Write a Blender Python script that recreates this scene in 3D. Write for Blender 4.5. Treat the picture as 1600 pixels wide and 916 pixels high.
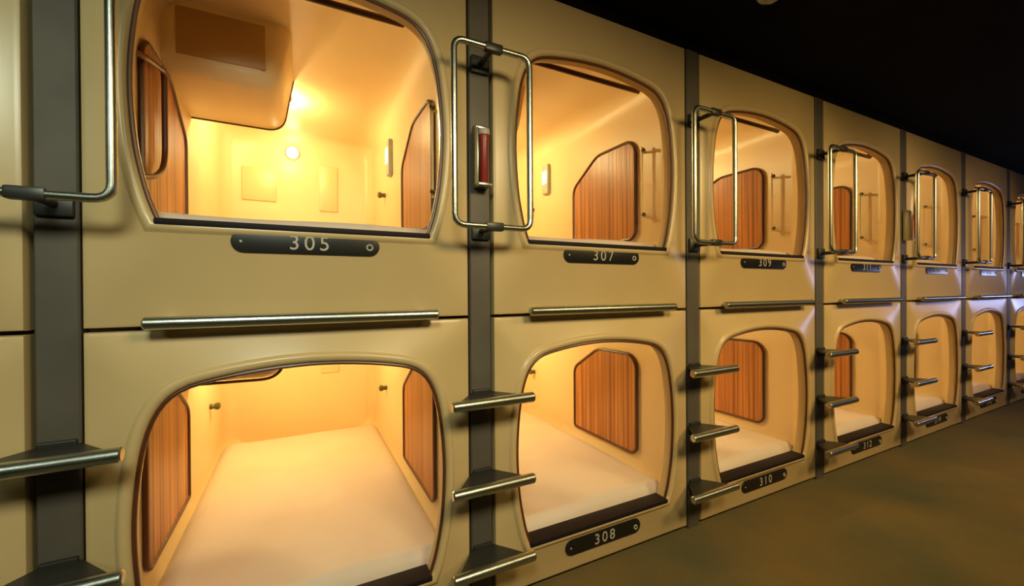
import bpy, bmesh, math, random
from mathutils import Vector
random.seed(7)
for o in list(bpy.data.objects): bpy.data.objects.remove(o)
sc = bpy.context.scene
COL = sc.collection

# ------------------------------------------------------------ camera
F = 648.0
al = math.atan(1264 / F)
fw = Vector((math.cos(al), math.sin(al), 0)); up = Vector((0, 0, 1)); rt = fw.cross(up)
p = math.radians(-.25)
fw2 = fw * math.cos(p) + up * math.sin(p); up2 = up * math.cos(p) - fw * math.sin(p)
r = math.radians(.36)
rt3 = rt * math.cos(r) - up2 * math.sin(r); up3 = rt * math.sin(r) + up2 * math.cos(r)
cam = bpy.data.cameras.new('camera'); co = bpy.data.objects.new('camera', cam); COL.objects.link(co)
from mathutils import Matrix
m = Matrix((rt3, up3, -fw2)).transposed().to_4x4(); m.translation = Vector((0, -1.358, 1.128))
co.matrix_world = m
cam.sensor_width = 36; cam.lens = F / 1600 * 36; cam.clip_start = .02
sc.camera = co

# ------------------------------------------------------------ world, exposure, corridor light
w = bpy.data.worlds.new('world'); sc.world = w; w.use_nodes = True
w.node_tree.nodes['Background'].inputs[0].default_value = (.8, .9, .7, 1)
w.node_tree.nodes['Background'].inputs[1].default_value = .0
sc.view_settings.view_transform = 'Standard'; sc.view_settings.look = 'None'
sc.view_settings.gamma = 1; sc.view_settings.use_curve_mapping = False
sc.view_settings.exposure = 0.0

LAMP_W = 15.0              # lamp in each capsule
LAMP_C = (1.0, .80, .34)
def light(name, kind, loc, energy, color, **kw):
    l = bpy.data.lights.new(name, kind); l.energy = energy; l.color = color
    rot = kw.pop('rot', None)
    for k, v in kw.items(): setattr(l, k, v)
    o = bpy.data.objects.new(name, l); COL.objects.link(o); o.location = loc
    if rot: o.rotation_euler = rot
    return o
# ceiling downlights of the corridor: greenish white tubes on the left, warmer to the right
for x, e, c in ((-1.75, 3.0, (.88, 1.0, .80)), (-.3, 8.0, (.90, 1.0, .76)), (.9, 9.4, (1.0, .78, .40)), (2.4, 11, (1.0, .72, .28)), (3.9, 10, (1.0, .72, .36)), (5.4, 5.5, (1.0, .72, .50))):
    light('corridor_downlight', 'SPOT', (x, -1.75, 2.2), e * 14, c, spot_size=math.radians(106), spot_blend=1.0, shadow_soft_size=.28, rot=(math.radians(50), 0, 0))
# cool light from the far end of the corridor
light('far_end_light', 'AREA', (9.0, -1.0, 1.2), 9, (.50, .55, 1.0), shape='RECTANGLE', size=.5, size_y=.3, rot=(math.radians(90), 0, math.radians(75)))

# ------------------------------------------------------------ materials
def mat(name, col, rough=.5, metal=0, spec=.5, coat=0, emit=None, bump=None, var=None):
    m = bpy.data.materials.new(name); m.use_nodes = True
    nt = m.node_tree; b = nt.nodes['Principled BSDF']
    b.inputs['Base Color'].default_value = (*col, 1); b.inputs['Roughness'].default_value = rough
    b.inputs['Metallic'].default_value = metal; b.inputs['Specular IOR Level'].default_value = spec
    b.inputs['Coat Weight'].default_value = coat
    if emit:
        b.inputs['Emission Color'].default_value = (*emit[0], 1); b.inputs['Emission Strength'].default_value = emit[1]
    tc = nt.nodes.new('ShaderNodeTexCoord')
    if var:      # (scale, colour two, contrast)
        n = nt.nodes.new('ShaderNodeTexNoise'); n.inputs['Scale'].default_value = var[0]; n.inputs['Detail'].default_value = 5
        nt.links.new(tc.outputs['Object'], n.inputs['Vector'])
        rp = nt.nodes.new('ShaderNodeValToRGB'); rp.color_ramp.elements[0].position = .5 - var[2]; rp.color_ramp.elements[1].position = .5 + var[2]
        rp.color_ramp.elements[0].color = (*var[1], 1); rp.color_ramp.elements[1].color = (*col, 1)
        nt.links.new(n.outputs['Fac'], rp.inputs['Fac']); nt.links.new(rp.outputs['Color'], b.inputs['Base Color'])
    if bump:
        n = nt.nodes.new('ShaderNodeTexNoise'); n.inputs['Scale'].default_value = bump[0]; n.inputs['Detail'].default_value = 4
        nt.links.new(tc.outputs['Object'], n.inputs['Vector'])
        bp = nt.nodes.new('ShaderNodeBump'); bp.inputs['Strength'].default_value = bump[1]; bp.inputs['Distance'].default_value = .01
        nt.links.new(n.outputs['Fac'], bp.inputs['Height']); nt.links.new(bp.outputs['Normal'], b.inputs['Normal'])
    return m
M = {}
M['panel'] = mat('cream_moulded_plastic', (.64, .47, .235), .30, bump=(3.0, .06), var=(2.2, (.55, .40, .19), .25))
M['shell'] = mat('cream_inner_plastic', (.80, .62, .36), .38, bump=(2.5, .05), var=(3.0, (.77, .59, .33), .3))
M['trim'] = mat('dark_brown_edging', (.10, .030, .010), .35)
M['black'] = mat('black_rubber', (.010, .006, .009), .65, spec=.25)
M['plate'] = mat('black_plate_plastic', (.010, .009, .008), .3)
M['number'] = mat('pale_plate_lettering', (.45, .40, .33), .5)
M['steel'] = mat('brushed_steel_tube', (.50, .53, .47), .30, metal=1, bump=(60, .05))
M['darksteel'] = mat('dark_bracket_metal', (.05, .05, .045), .4, metal=.6)
M['post'] = mat('grey_anodised_post', (.135, .115, .088), .55, metal=.25, var=(4, (.085, .072, .058), .2))
M['sheet'] = mat('cream_bed_sheet', (.76, .64, .55), .85, bump=(9, .35), var=(4, (.69, .57, .47), .3))
M['red'] = mat('red_torch_plastic', (.25, .025, .012), .35)
M['screen'] = mat('amber_brown_screen', (.46, .28, .10), .35)
M['lampglow'] = mat('lamp_diffuser', (1, .9, .7), .4, emit=((1, .9, .7), 14))
M['lampglow2'] = mat('pale_indicator_window', (.95, .9, .85), .3, emit=((1, .9, .8), 1.6))
M['handle'] = mat('cream_handle_plastic', (.80, .62, .33), .35)
M['knob'] = mat('olive_brown_knob', (.10, .085, .03), .3)
M['ceiling'] = mat('black_ceiling_paint', (.0035, .0035, .0035), .9, spec=.1)
M['wall'] = mat('black_wall_paint', (.02, .018, .015), .8)
M['floor'] = mat('dark_olive_carpet', (.17, .115, .040), .95, spec=.15, bump=(180, .5), var=(1.6, (.085, .085, .045), .2))
M['fitting'] = mat('grey_ceiling_fitting', (.45, .47, .42), .4)
def wood():
    m = bpy.data.materials.new('reeded_orange_wood'); m.use_nodes = True
    nt = m.node_tree; b = nt.nodes['Principled BSDF']; b.inputs['Roughness'].default_value = .38
    tc = nt.nodes.new('ShaderNodeTexCoord'); mp = nt.nodes.new('ShaderNodeMapping'); mp.inputs['Scale'].default_value = (1, 55, .6)
    nt.links.new(tc.outputs['Object'], mp.inputs['Vector'])
    n = nt.nodes.new('ShaderNodeTexNoise'); n.inputs['Scale'].default_value = 1.0; n.inputs['Detail'].default_value = 4; n.inputs['Distortion'].default_value = .3
    nt.links.new(mp.outputs['Vector'], n.inputs['Vector'])
    rp = nt.nodes.new('ShaderNodeValToRGB'); rp.color_ramp.elements[0].position = .36; rp.color_ramp.elements[1].position = .62
    rp.color_ramp.elements[0].color = (.24, .07, .018, 1); rp.color_ramp.elements[1].color = (.60, .25, .07, 1)
    nt.links.new(n.outputs['Fac'], rp.inputs['Fac']); nt.links.new(rp.outputs['Color'], b.inputs['Base Color'])
    bp = nt.nodes.new('ShaderNodeBump'); bp.inputs['Strength'].default_value = .4; bp.inputs['Distance'].default_value = .004
    nt.links.new(n.outputs['Fac'], bp.inputs['Height']); nt.links.new(bp.outputs['Normal'], b.inputs['Normal'])
    return m
M['wood'] = wood()

# ------------------------------------------------------------ mesh helpers
def link(name, bm, m, parent=None, smooth=True, loc=None, angle=40):
    me = bpy.data.meshes.new(name)
    bmesh.ops.recalc_face_normals(bm, faces=bm.faces)
    if smooth:
        for f in bm.faces: f.smooth = True
        for e in bm.edges:
            if len(e.link_faces) == 2 and e.calc_face_angle(0) > math.radians(angle): e.smooth = False
    bm.to_mesh(me); bm.free()
    me.materials.append(M[m] if isinstance(m, str) else m)
    o = bpy.data.objects.new(name, me); COL.objects.link(o)
    if parent: o.parent = parent
    if loc: o.location = loc
    return o
def box(bm, x0, x1, y0, y1, z0, z1, bev=0, seg=2):
    t = bmesh.new()
    bmesh.ops.create_cube(t, size=1)
    for v in t.verts: v.co = Vector(((x0 + x1) / 2 + v.co.x * (x1 - x0), (y0 + y1) / 2 + v.co.y * (y1 - y0), (z0 + z1) / 2 + v.co.z * (z1 - z0)))
    if bev: bmesh.ops.bevel(t, geom=t.edges[:], offset=bev, segments=seg, affect='EDGES', profile=.5)
    me = bpy.data.meshes.new('t'); t.to_mesh(me); t.free(); bm.from_mesh(me); bpy.data.meshes.remove(me)
def tube(bm, pts, rad, closed=False, n=12, caps=True):
    pts = [Vector(q) for q in pts]; N = len(pts); rings = []
    prev = None
    for i, q in enumerate(pts):
        if closed: t = pts[(i + 1) % N] - pts[i - 1]
        else: t = pts[min(i + 1, N - 1)] - pts[max(i - 1, 0)]
        t.normalize()
        if prev is None:
            a = Vector((0, 1, 0)) if abs(t.y) < .8 else Vector((0, 0, 1))
            u = t.cross(a).normalized()
        else:
            u = (prev - t * prev.dot(t)).normalized()
        prev = u; v = t.cross(u)
        rr = rad[i] if isinstance(rad, (list, tuple)) else rad
        rings.append([bm.verts.new(q + (u * math.cos(2 * math.pi * k / n) + v * math.sin(2 * math.pi * k / n)) * rr) for k in range(n)])
    for i in range(N if closed else N - 1):
        a, b = rings[i], rings[(i + 1) % N]
        for k in range(n): bm.faces.new((a[k], a[(k + 1) % n], b[(k + 1) % n], b[k]))
    if caps and not closed:
        bm.faces.new(rings[0][::-1]); bm.faces.new(rings[-1])
def round_path(pts, rad, closed=False, seg=6):
    """polyline with rounded corners"""
    P = [Vector(q) for q in pts]; out = []; N = len(P)
    for i in range(N):
        if not closed and i in (0, N - 1): out.append(P[i]); continue
        a, b, c = P[i - 1], P[i], P[(i + 1) % N]
        rr = rad[i] if isinstance(rad, (list, tuple)) else rad
        if rr <= 0: out.append(b); continue
        d1 = (a - b).normalized(); d2 = (c - b).normalized()
        for k in range(seg + 1):
            t = k / seg; s = b + d1 * rr * (1 - t) ** 2 + d2 * rr * t ** 2
            out.append(s)
    return out
def loft(bm, rings, closed=True, cap0=False, cap1=False):
    V = [[bm.verts.new(q) for q in rg] for rg in rings]; n = len(V[0])
    for a, b in zip(V, V[1:]):
        for k in range(n if closed else n - 1): bm.faces.new((a[k], a[(k + 1) % n], b[(k + 1) % n], b[k]))
    if cap0: bm.faces.new(V[0][::-1])
    if cap1: bm.faces.new(V[-1])
    return V
def lathe(bm, prof, axis='y', n=24, org=(0, 0, 0)):
    rings = []
    for rr, h in prof:
        rg = []
        for k in range(n):
            a = 2 * math.pi * k / n; u, v = rr * math.cos(a), rr * math.sin(a)
            rg.append(Vector(org) + (Vector((u, h, v)) if axis == 'y' else Vector((u, v, h)) if axis == 'z' else Vector((h, u, v))))
        rings.append(rg)
    loft(bm, rings, True, True, True)
def empty(name, loc, label=None, cat=None, group=None):
    o = bpy.data.objects.new(name, None); COL.objects.link(o); o.location = loc; o.empty_display_size = .1
    tag(o, label, cat, group); return o
def tag(o, label, cat, group=None):
    if label: o['label'] = label
    if cat: o['category'] = cat
    if group: o['group'] = group
def struct(name, bm, m, **k):
    o = link(name, bm, m, **k); o['kind'] = 'structure'; return o
def dup(root, loc):
    def cp(o, par):
        c = o.copy(); COL.objects.link(c)
        if par: c.parent = par
        for ch in kids.get(o.name, []): cp(ch, c)
        return c
    kids = {}
    for ob in COL.objects:
        if ob.parent: kids.setdefault(ob.parent.name, []).append(ob)
    c = cp(root, None); c.location = loc
    return c

# ------------------------------------------------------------ setting
XL, XR, YB = -2.4, 9.2, -2.3
def plane(name, x0, x1, y0, y1, z0, z1, m):
    bm = bmesh.new(); box(bm, x0, x1, y0, y1, z0, z1); return struct(name, bm, m, smooth=False)
plane('floor', XL, XR, YB, 2.1, -.10, 0, 'floor')
plane('ceiling', XL, XR, YB, 2.1, 2.30, 2.40, 'ceiling')
plane('wall_back', XL, XR, 2.0, 2.1, 0, 2.30, 'wall')
plane('wall_front', XL, XR, YB - .1, YB, 0, 2.30, 'wall')
plane('wall_left', XL - .1, XL, YB, 2.1, 0, 2.30, 'wall')
plane('wall_right', XR, XR + .1, YB, 2.1, 0, 2.30, 'wall')
bm = bmesh.new(); box(bm, XL, XR, .035, .10, 0, .03); o = struct('trim_1', bm, 'black', smooth=False)      # recessed plinth
bm = bmesh.new(); box(bm, XL, XR, .0, .06, 2.262, 2.30); o = struct('trim_2', bm, 'ceiling', smooth=False)  # dark fascia over the row

# ------------------------------------------------------------ capsule geometry
NP = 96
half = [(.355, 0), (.372, .05), (.386, .11), (.398, .18), (.405, .26), (.408, .34), (.406, .41), (.400, .48), (.391, .545), (.378, .60), (.358, .648), (.330, .683), (.290, .706), (.23, .720), (.16, .731), (.08, .739), (0, .742)]
OC = Vector((0, .37))
def catmull(P, n):
    out = []
    for i in range(len(P) - 1):
        a = P[max(i - 1, 0)]; b = P[i]; c = P[i + 1]; d = P[min(i + 2, len(P) - 1)]
        for k in range(n):
            t = k / n
            out.append(tuple(.5 * ((2 * b[j]) + (c[j] - a[j]) * t + (2 * a[j] - 5 * b[j] + 4 * c[j] - d[j]) * t * t + (3 * b[j] - a[j] - 3 * c[j] + d[j]) * t ** 3) for j in (0, 1)))
    out.append(P[-1]); return out
hs = catmull(half, 2)
outline = [Vector(q) for q in hs] + [Vector((-x, z)) for x, z in hs[-2::-1]]       # right sill corner round over the top to the left sill corner
nb = 12
outline += [Vector((-.355 + .71 * k / nb, 0)) for k in range(1, nb)]
NPT = len(outline)
def offset(loop, d):
    out = []; n = len(loop)
    for i in range(n):
        a, b, c = loop[i - 1], loop[i], loop[(i + 1) % n]
        t1 = (b - a).normalized(); t2 = (c - b).normalized()
        n1 = Vector((t1.y, -t1.x)); n2 = Vector((t2.y, -t2.x))
        nn = (n1 + n2).normalized(); s = 1 / max(.6, nn.dot(n1))
        out.append(b + nn * d * s)
    return out
def rect_ring(x0, x1, z0, z1, r=0):
    """points of a (rounded) rectangle in the directions of the outline's points"""
    out = []; corners = [Vector((x1, z0)), Vector((x1, z1)), Vector((x0, z1)), Vector((x0, z0))]
    dirs = [(q - OC) for q in outline]
    for d in dirs:
        t = 1e9
        if d.x > 1e-9: t = min(t, (x1 - OC.x) / d.x)
        if d.x < -1e-9: t = min(t, (x0 - OC.x) / d.x)
        if d.y > 1e-9: t = min(t, (z1 - OC.y) / d.y)
        if d.y < -1e-9: t = min(t, (z0 - OC.y) / d.y)
        q = OC + d * t
        if r > 0:      # pull the corner in to a rounded one
            cx = min(max(q.x, x0 + r), x1 - r); cz = min(max(q.y, z0 + r), z1 - r)
            v = q - Vector((cx, cz))
            if abs(v.x) > 1e-9 and abs(v.y) > 1e-9 and v.length > 0:
                v = v.normalized() * r
                q = Vector((cx, cz)) + v
        out.append(q)
    if r == 0:
        for c in corners:
            i = min(range(len(out)), key=lambda k: (out[k] - c).length); out[i] = c.copy()
    return out
def y3(loop, y): return [Vector((q.x, y, q.y)) for q in loop]

SILL = {'upper': 1.317, 'lower': .178}
Z0 = {'upper': 1.043, 'lower': .018}; Z1 = {'upper': 2.262, 'lower': 1.033}
HW = .496                                                   # half width of a front panel

def panel_part(kind, root):
    z0, z1 = Z0[kind] - SILL[kind], Z1[kind] - SILL[kind]
    bm = bmesh.new()
    b = .012
    rings = [y3(rect_ring(-HW, HW, z0, z1), .05), y3(rect_ring(-HW, HW, z0, z1), b), y3(rect_ring(-HW + .002, HW - .002, z0 + .002, z1 - .002), b * .35),
             y3(rect_ring(-HW + b, HW - b, z0 + b, z1 - b), 0)]
    rings += [y3(offset(outline, .034), 0), y3(offset(outline, .031), -.002), y3(offset(outline, .026), -.008), y3(offset(outline, .018), -.011), y3(offset(outline, .009), -.009), y3(offset(outline, .003), -.003),
              y3(outline, .006), y3(outline, .05)]
    loft(bm, rings)
    o = link('front_panel', bm, 'panel', root, angle=50)
    return o
def shell_part(root):
    bm = bmesh.new()
    x, zb, zt = .462, -.035, .872
    rings = [y3(outline, .045), y3(offset(outline, .006), .058), y3(rect_ring(-x + .02, x - .02, zb, zt - .02, .10), .085), y3(rect_ring(-x, x, zb, zt, .09), .12),
             y3(rect_ring(-x, x, zb, zt, .09), .9), y3(rect_ring(-x, x, zb, zt, .09), 1.74), y3(rect_ring(-x + .006, x - .006, zb, zt - .006, .09), 1.79),
             y3(rect_ring(-x + .025, x - .025, zb, zt - .025, .085), 1.83), y3(rect_ring(-x + .06, x - .06, zb, zt - .06, .07), 1.85)]
    loft(bm, rings, cap1=True)
    # a low moulded shelf and two relief panels on the back wall
    box(bm, -.36, -.16, 1.842, 1.86, .42, .64, .006)
    box(bm, .10, .22, 1.842, 1.86, .38, .70, .006)
    return link('inner_shell', bm, 'shell', root, angle=50)
WP = [(.285, .115), (.315, .083), (.835, .083), (.835, .462), (.60, .607), (.33, .607), (.285, .56)]
def poly_rounded(P, r): return [(q.x, q.y) for q in round_path([Vector((a, b, 0)) for a, b in P], r, True, 5)]
WPR = poly_rounded(WP, [.012, .02, .02, .045, .045, .03, .03])
def wood_part(side, root):
    bm = bmesh.new(); X = .462 * side
    fr = [Vector(q) for q in WPR]
    cen = Vector((.56, .33))
    def sh(d): return [q + (cen - q).normalized() * d for q in fr]
    r0 = [Vector((X + .004 * side, q.x, q.y)) for q in fr]; r1 = [Vector((X - .008 * side, q.x, q.y)) for q in fr]
    loft(bm, [r0, r1], True, False, True)
    o = link('wood_panel', bm, 'wood', root, smooth=False)
    bm = bmesh.new()
    tube(bm, [Vector((X - .008 * side, q.x, q.y)) for q in fr], .008, True, 8)
    f = link('panel_frame', bm, 'trim', o); f['label'] = 'dark brown beading round the wood panel'
def capsule(kind, label):
    root = empty('sleeping_capsule', (0, 0, SILL[kind]), label, 'capsule')
    panel_part(kind, root); shell_part(root)
    # brown edging that follows the opening (not the sill)
    bm = bmesh.new()
    arc = [q for q in outline[:len(hs) * 2 - 1]]
    tube(bm, [Vector((q.x, .004, q.y)) for q in [v - (v - OC).normalized() * .003 for v in arc]], .0058, False, 8)
    o = link('opening_edging', bm, 'trim', root); o['label'] = 'dark brown edging round the rounded opening'
    bm = bmesh.new(); box(bm, -.358, .358, -.012, .062, -.014, .004, .004)
    o = link('sill_strip', bm, 'black', root); o['label'] = 'black strip along the sill'
    bm = bmesh.new(); tube(bm, [(-.30, .10, .742), (.30, .10, .742)], .011, n=12)
    box(bm, -.305, -.295, .085, .115, .74, .80, .003); box(bm, .295, .305, .085, .115, .74, .80, .003)
    o = link('shade_roller', bm, 'trim', root); o['label'] = 'brown roller of the entry shade'
    for s in (-1, 1): wood_part(s, root)
    # television housing hanging from the ceiling on the left
    y0, y1, zb, xr = .52, 1.0, .615, -.085
    P = round_path([Vector((-.462, 0, zb)), Vector((xr - .012, 0, zb - .004)), Vector((xr + .035, 0, .872))], .07, False, 8)
    prof = [Vector((q.x, 0, q.z)) for q in P] + [Vector((-.462, 0, .872))]
    bm = bmesh.new()
    def ring(y, sh): return [Vector((q.x - (sh if i > 0 and q.x > -.4 else 0), y, q.z + (sh if q.z < .8 else 0))) for i, q in enumerate(prof)]
    loft(bm, [ring(y0, .05), ring(y0 + .008, .028), ring(y0 + .025, .009), ring(y0 + .05, 0), ring(y1 - .012, 0), ring(y1 - .004, .003), ring(y1, .010)], True, True, True)
    tv = link('television_housing', bm, 'shell', root, angle=50)
    bm = bmesh.new(); tube(bm, [Vector((q.x, (y1 - .004) if kind == 'upper' else (y0 + .004), q.z)) for q in P], .0055, n=8)
    o = link('housing_edging', bm, 'trim', tv)
    bm = bmesh.new(); box(bm, -.42, -.14, y0 - .004, y0 + .01, .675, .85, .006)
    o = link('television_screen', bm, 'screen', tv); o['label'] = 'small dark amber television screen'
    # lamp
    bm = bmesh.new(); lathe(bm, [(.03, .872), (.042, .868), (.046, .862), (.038, .858)], 'z', org=(-.11, 1.22, 0))
    lp = link('ceiling_lamp', bm, 'fitting', root)
    bm = bmesh.new(); lathe(bm, [(.036, .858), (.034, .854), (.022, .850), (.006, .848)], 'z', org=(-.11, 1.22, 0))
    link('lamp_diffuser', bm, 'lampglow', lp)
    if kind == 'upper':
        bm = bmesh.new(); lathe(bm, [(.045, 1.852), (.045, 1.835), (.038, 1.825)], 'y', 24, org=(-.065, 0, .76))
        rl = link('reading_lamp', bm, 'fitting', root)
        bm = bmesh.new(); lathe(bm, [(.036, 1.827), (.033, 1.812), (.020, 1.803), (.006, 1.80)], 'y', 24, org=(-.065, 0, .76))
        link('lamp_diffuser', bm, 'lampglow', rl)
        bm = bmesh.new(); box(bm, .436, .466, 1.12, 1.20, .50, .71, .010)
        cp_ = link('control_panel', bm, 'fitting', root); cp_['label'] = 'pale control panel on the right side wall'
        bm = bmesh.new(); box(bm, .430, .438, 1.135, 1.185, .57, .66, .003)
        link('indicator_window', bm, 'lampglow2', cp_)
    for s in ((1,) if kind == 'upper' else (-1, 1)):
        bm = bmesh.new()
        X = .462 * s
        prof = [(.013, 0), (.015, .012), (.011, .02), (.019, .030), (.019, .044), (.010, .050)]
        lathe(bm, [(a, X + .002 * s - b * s) for a, b in prof], 'x', 16, org=(0, 1.36, .425 if kind == 'upper' else .34))
        link('coat_knob', bm, 'knob', root)
    # number plate
    zp = -.047 if kind == 'upper' else -.070
    bm = bmesh.new()
    def stad(hw, hh, y):
        pts = []
        for k in range(13): a = -math.pi / 2 + math.pi * k / 12; pts.append(Vector((hw - hh + hh * math.cos(a), y, zp + hh * math.sin(a))))
        for k in range(13): a = math.pi / 2 + math.pi * k / 12; pts.append(Vector((-hw + hh + hh * math.cos(a), y, zp + hh * math.sin(a))))
        return pts
    loft(bm, [stad(.196, .031, .003), stad(.196, .031, -.003), stad(.1945, .0295, -.0055), stad(.191, .026, -.006)], True, True, True)
    pl = link('number_plate', bm, 'plate', root); pl['label'] = 'black rounded number plate'
    bm = bmesh.new()
    tube(bm, [(.166 + .0085 * math.cos(a), -.007, zp - .004 + .0085 * math.sin(a)) for a in [2 * math.pi * k / 16 for k in range(16)]], .0026, True, 6)
    link('key_ring_mark', bm, 'number', pl)
    bm = bmesh.new(); lathe(bm, [(.0035, -.005), (.0035, -.0075), (.002, -.008)], 'y', 12, org=(-.172, 0, zp))
    link('plate_screw', bm, 'number', pl)
    if kind == 'upper':
        bm = bmesh.new(); X = .462
        tube(bm, [(X - .028, .215, .175), (X - .028, .215, .54)], .005, n=10)
        for z in (.195, .52): tube(bm, [(X + .004, .235, z), (X - .034, .212, z)], .0065, n=10)
        o = link('entry_handle', bm, 'handle', root); o['label'] = 'thin upright grab handle beside the wood panel'
        for z in (.195, .52):
            bm = bmesh.new(); tube(bm, [(X - .024, .205, z), (X - .040, .195, z)], .008, n=10); link('handle_peg', bm, 'knob', o)
        # long bar along the panel's lower edge
        bm = bmesh.new(); z = 1.054 - SILL['upper']
        tube(bm, [(-.372, -.044, z), (-.368, -.044, z), (.368, -.044, z), (.372, -.044, z)], [.012, .0165, .0165, .012], n=16)
        gr = link('grab_rail', bm, 'steel', root); gr['label'] = 'long steel grab rail along the lower edge'
        for x in (-.33, .33):
            bm = bmesh.new(); tube(bm, [(x, -.045, z), (x, .002, z)], .011, n=12); lathe(bm, [(.015, -.006), (.015, .002)], 'y', 16, org=(x, 0, z))
            link('rail_mount', bm, 'steel', gr)
    return root
up_c = capsule('upper', None); lo_c = capsule('lower', None)

def number_mesh(text):
    cu = bpy.data.curves.new('n', 'FONT'); cu.body = text; cu.size = .060; cu.align_x = 'CENTER'; cu.align_y = 'CENTER'
    cu.extrude = .0008; cu.space_character = 1.32
    o = bpy.data.objects.new('n', cu); COL.objects.link(o)
    dg = bpy.context.evaluated_depsgraph_get(); dg.update()
    me = bpy.data.meshes.new_from_object(o.evaluated_get(dg)); bpy.data.objects.remove(o)
    me.materials.clear(); me.materials.append(M['number']); me.name = 'number'
    return me
def kids_of(o, name): return [c for c in COL.objects if c.parent == o and c.name.split('.')[0] == name]

# mattress
def mattress(kind):
    bm = bmesh.new()
    x, y0, y1, z0, z1 = .447, .078, 1.66, -.034, .036
    nx, ny = 26, 60
    V = []
    for j in range(ny + 1):
        row = []
        for i in range(nx + 1):
            u = -1 + 2 * i / nx; v = j / ny
            ed = max(0, (abs(u) - .86) / .14); ed2 = max(0, (abs(2 * v - 1) - .96) / .04)
            d = min(1, math.hypot(ed, ed2))
            z = z1 - .035 * (1 - math.sqrt(max(0, 1 - d * d)))
            z += (.0025 * math.sin(5 * u + 7 * v) + .0018 * math.sin(17 * v + 3 * u)) * (1 - d)
            row.append(bm.verts.new((x * u, y0 + (y1 - y0) * v, z)))
        V.append(row)
    for j in range(ny):
        for i in range(nx): bm.faces.new((V[j][i], V[j][i + 1], V[j + 1][i + 1], V[j + 1][i]))
    bd = [V[0][i] for i in range(nx + 1)] + [V[j][nx] for j in range(1, ny + 1)] + [V[ny][i] for i in range(nx - 1, -1, -1)] + [V[j][0] for j in range(ny - 1, 0, -1)]
    lo = [bm.verts.new((q.co.x, q.co.y, z0)) for q in bd]
    for k in range(len(bd)): bm.faces.new((bd[k], lo[k], lo[(k + 1) % len(bd)], bd[(k + 1) % len(bd)]))
    bm.faces.new(lo[::-1])
    o = link('mattress', bm, 'sheet', angle=60)
    return o
mat_o = mattress('lower')
mat_o.location = (0, 0, -50)

W = 1.09; CX = .03
ORD = ['', 'first', 'second', 'third', 'fourth', 'fifth', 'sixth', 'seventh', 'eighth']
for k in range(-1, 8):
    x = CX + W * k
    for kind in ('upper', 'lower'):
        src = up_c if kind == 'upper' else lo_c
        root = dup(src, (x, 0, SILL[kind]))
        num = (305 if kind == 'upper' else 306) + 2 * k
        if kind == 'upper':
            lab = {-1: 'cream upper capsule cut off at the left picture edge, beyond the leftmost ladder post', 0: 'large upper sleeping capsule with black plate reading 305, television housing inside',
                   1: 'upper sleeping capsule just right of the one numbered 305, opening partly behind a hand loop'}.get(k, '%s lit upper sleeping capsule counting rightward from the one numbered 305' % ORD[k + 1])
        else:
            lab = {-1: 'cream lower capsule cut off at the left picture edge, left of the leftmost ladder post', 0: 'largest lower sleeping capsule, directly below the one numbered 305, two wood panels visible',
                   1: 'second lit lower sleeping capsule from the left, whole wood panel and number plate visible'}.get(k, '%s lit lower sleeping capsule counting rightward from the largest one' % ORD[k + 1])
        tag(root, lab, 'capsule', 'sleeping capsules stacked in two rows')
        pl = kids_of(root, 'number_plate')[0]
        n = bpy.data.objects.new('plate_number', number_mesh(str(num))); COL.objects.link(n); n.parent = pl
        n.location = (-.002, -.0068, (-.047 if kind == 'upper' else -.070)); n.rotation_euler = (math.pi / 2, 0, 0)
        n['label'] = 'pale number on the plate'
        m_ = mat_o.copy(); COL.objects.link(m_); m_.location = (x, 0, SILL[kind])
        where = {-1: 'cut off at the left picture edge', 0: 'numbered 305' if kind == 'upper' else 'below the one numbered 305'}.get(k, '%s from the left of the row' % ORD[k + 1])
        tag(m_, 'cream mattress in the %s capsule %s' % (kind, where), 'mattress', 'mattresses in the capsules')
        light('capsule_lamp_light', 'POINT', (x - .11, 1.22, SILL[kind] + .832), LAMP_W, LAMP_C, shadow_soft_size=.015)
        if kind == 'upper': light('reading_lamp_light', 'POINT', (x - .065, 1.74, SILL[kind] + .66), LAMP_W * .05, LAMP_C, shadow_soft_size=.03)
for r_ in (up_c, lo_c):
    def rm(o):
        for c in [c for c in COL.objects if c.parent == o]: rm(c)
        bpy.data.objects.remove(o)
    rm(r_)
bpy.data.objects.remove(mat_o)

# dark bow shaped bar added for the glare on the left wall of capsule 305
c305 = [o for o in COL.objects if o.get('label', '').find('reading 305') > 0][0]
bm = bmesh.new()
P = round_path([(-.455, .20, .51), (-.435, .236, .515), (-.435, .447, .57), (-.435, .447, .24), (-.435, .33, .18), (-.455, .20, .15)], [0, .02, .04, .07, .04, 0], False, 6)
tube(bm, P, .009, n=10)
o = link('glare_bar', bm, 'trim', c305); o['label'] = 'added dark bent bar for the glare on the left side wall'

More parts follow.
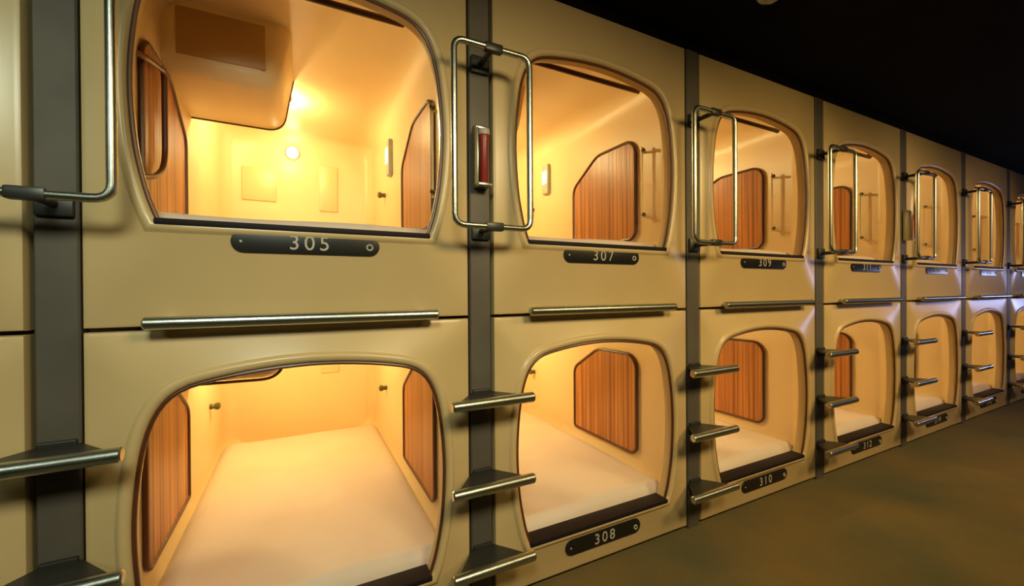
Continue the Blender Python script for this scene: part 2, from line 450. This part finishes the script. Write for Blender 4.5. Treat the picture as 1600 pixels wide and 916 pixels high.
# ------------------------------------------------------------ ladder posts
def ladder():
    root = empty('ladder_post', (0, 0, 0))
    bm = bmesh.new()
    hw = .0395
    prof = [(-hw, .05), (-hw, .006), (-hw + .004, .002), (hw - .004, .002), (hw, .006), (hw, .05)]
    loft(bm, [[Vector((a, b, 0.0)) for a, b in prof], [Vector((a, b, 2.262)) for a, b in prof]], True, True, True)
    link('post', bm, 'post', root, smooth=False)
    for z in (.212, .481, .762):
        bm = bmesh.new()
        yo = -.114
        P = round_path([(-.085, .0, z), (-.143, yo, z), (.143, yo, z), (.085, .0, z)], [0, .02, .02, 0], False, 6)
        tube(bm, [(-.148, yo, z), (-.144, yo, z), (.144, yo, z), (.148, yo, z)], [.014, 0.0175, .0175, .014], n=14)
        rg = link('step_rung', bm, 'steel', root)
        bm = bmesh.new()      # dark tapering bracket from post to rung
        top = [(-.038, .004), (-.125, yo + .008), (.125, yo + .008), (.038, .004)]
        zt = z + .008
        loft(bm, [[Vector((a, b, zt - .010)) for a, b in top], [Vector((a, b, zt)) for a, b in top]], True, True, True)
        box(bm, -.034, .034, -.010, .004, z - .035, z + .02, .003)
        b_ = link('rung_bracket', bm, 'darksteel', rg, smooth=False); b_['label'] = 'dark tapered bracket plate under the rung'
    bm = bmesh.new(); yo = -.118
    P = round_path([(-.136, yo, 1.340), (.136, yo, 1.340), (.136, yo, 1.925), (-.136, yo, 1.925)], .035, True, 6)
    tube(bm, P, .0105, True, 12)
    lp = link('hand_loop', bm, 'steel', root); lp['label'] = 'rectangular steel hand loop'
    for z in (1.340, 1.925):
        bm = bmesh.new()
        tube(bm, [(0, .006, z), (0, yo + .004, z)], .010, n=12)
        box(bm, -.034, .034, -.012, .004, z - .03, z + .03, .004)
        box(bm, -.032, .032, yo - .012, yo + .013, z - .014, z + .014, .005)
        link('loop_mount', bm, 'darksteel', lp)
    return root
lad = ladder()
px = [-.497, .565, 1.667, 2.80, 3.875, 4.95, 6.01, 7.10]
px = [CX + W * (k - .5) for k in range(0, 8)]; px[0] += .006; px[1] -= .003
LL = ['grey ladder post with steel loop at the left picture edge, left of capsule 305', 'grey ladder post right of capsule 305 with a red emergency torch', 'third grey ladder post from the left, slim and brown grey, plain',
      'fourth grey ladder post from the left, with steel rungs and hand loop', 'fifth ladder post from the left, carrying the second red torch', 'sixth ladder post from the left in the row', 'seventh ladder post from the left, near the right picture edge', 'farthest ladder post at the right end of the row']
for k, x in enumerate(px):
    o = lad if k == 0 else dup(lad, (x, 0, 0))
    o.location = (x, 0, 0); tag(o, LL[k], 'ladder', 'ladder posts between the capsules')

# ------------------------------------------------------------ emergency torches
def torch():
    root = empty('emergency_torch', (0, 0, 0))
    bm = bmesh.new(); box(bm, -.026, .026, -.010, .001, -.11, .11, .003)
    box(bm, -.026, .026, -.052, -.008, -.11, -.098, .003); box(bm, -.026, .026, -.030, -.008, .092, .104, .003)
    box(bm, -.030, -.025, -.05, -.008, -.105, .09, .002)
    link('wall_holder', bm, 'steel', root)
    bm = bmesh.new(); lathe(bm, [(.013, -.097), (.016, -.092), (.016, .03), (.019, .05), (.019, .085), (.017, .088)], 'z', 20, org=(.002, -.031, 0))
    link('torch_body', bm, 'red', root)
    bm = bmesh.new(); lathe(bm, [(.020, .070), (.0205, .074), (.0205, .084), (.018, .089), (.012, .091)], 'z', 20, org=(.002, -.031, 0))
    link('torch_lens', bm, 'number', root)
    return root
t1 = torch(); t1.location = (px[1], 0, 1.60); tag(t1, 'red emergency torch in steel holder on the post right of capsule 305', 'torch', 'red emergency torches')
t2 = dup(t1, (px[4], 0, 1.58)); tag(t2, 'small red emergency torch on the fifth post, between distant capsules', 'torch', 'red emergency torches')

# ------------------------------------------------------------ ceiling fitting
root = empty('ceiling_fitting', (1.66, -.37, 2.30), 'small grey round fitting on the black ceiling above the row', 'ceiling fitting')
bm = bmesh.new(); lathe(bm, [(.050, .0), (.050, -.012), (.044, -.020), (.030, -.022)], 'z', 28); link('housing', bm, 'fitting', root)
bm = bmesh.new(); lathe(bm, [(.022, -.021), (.022, -.034), (.014, -.040)], 'z', 20); link('sensor_cap', bm, 'fitting', root)
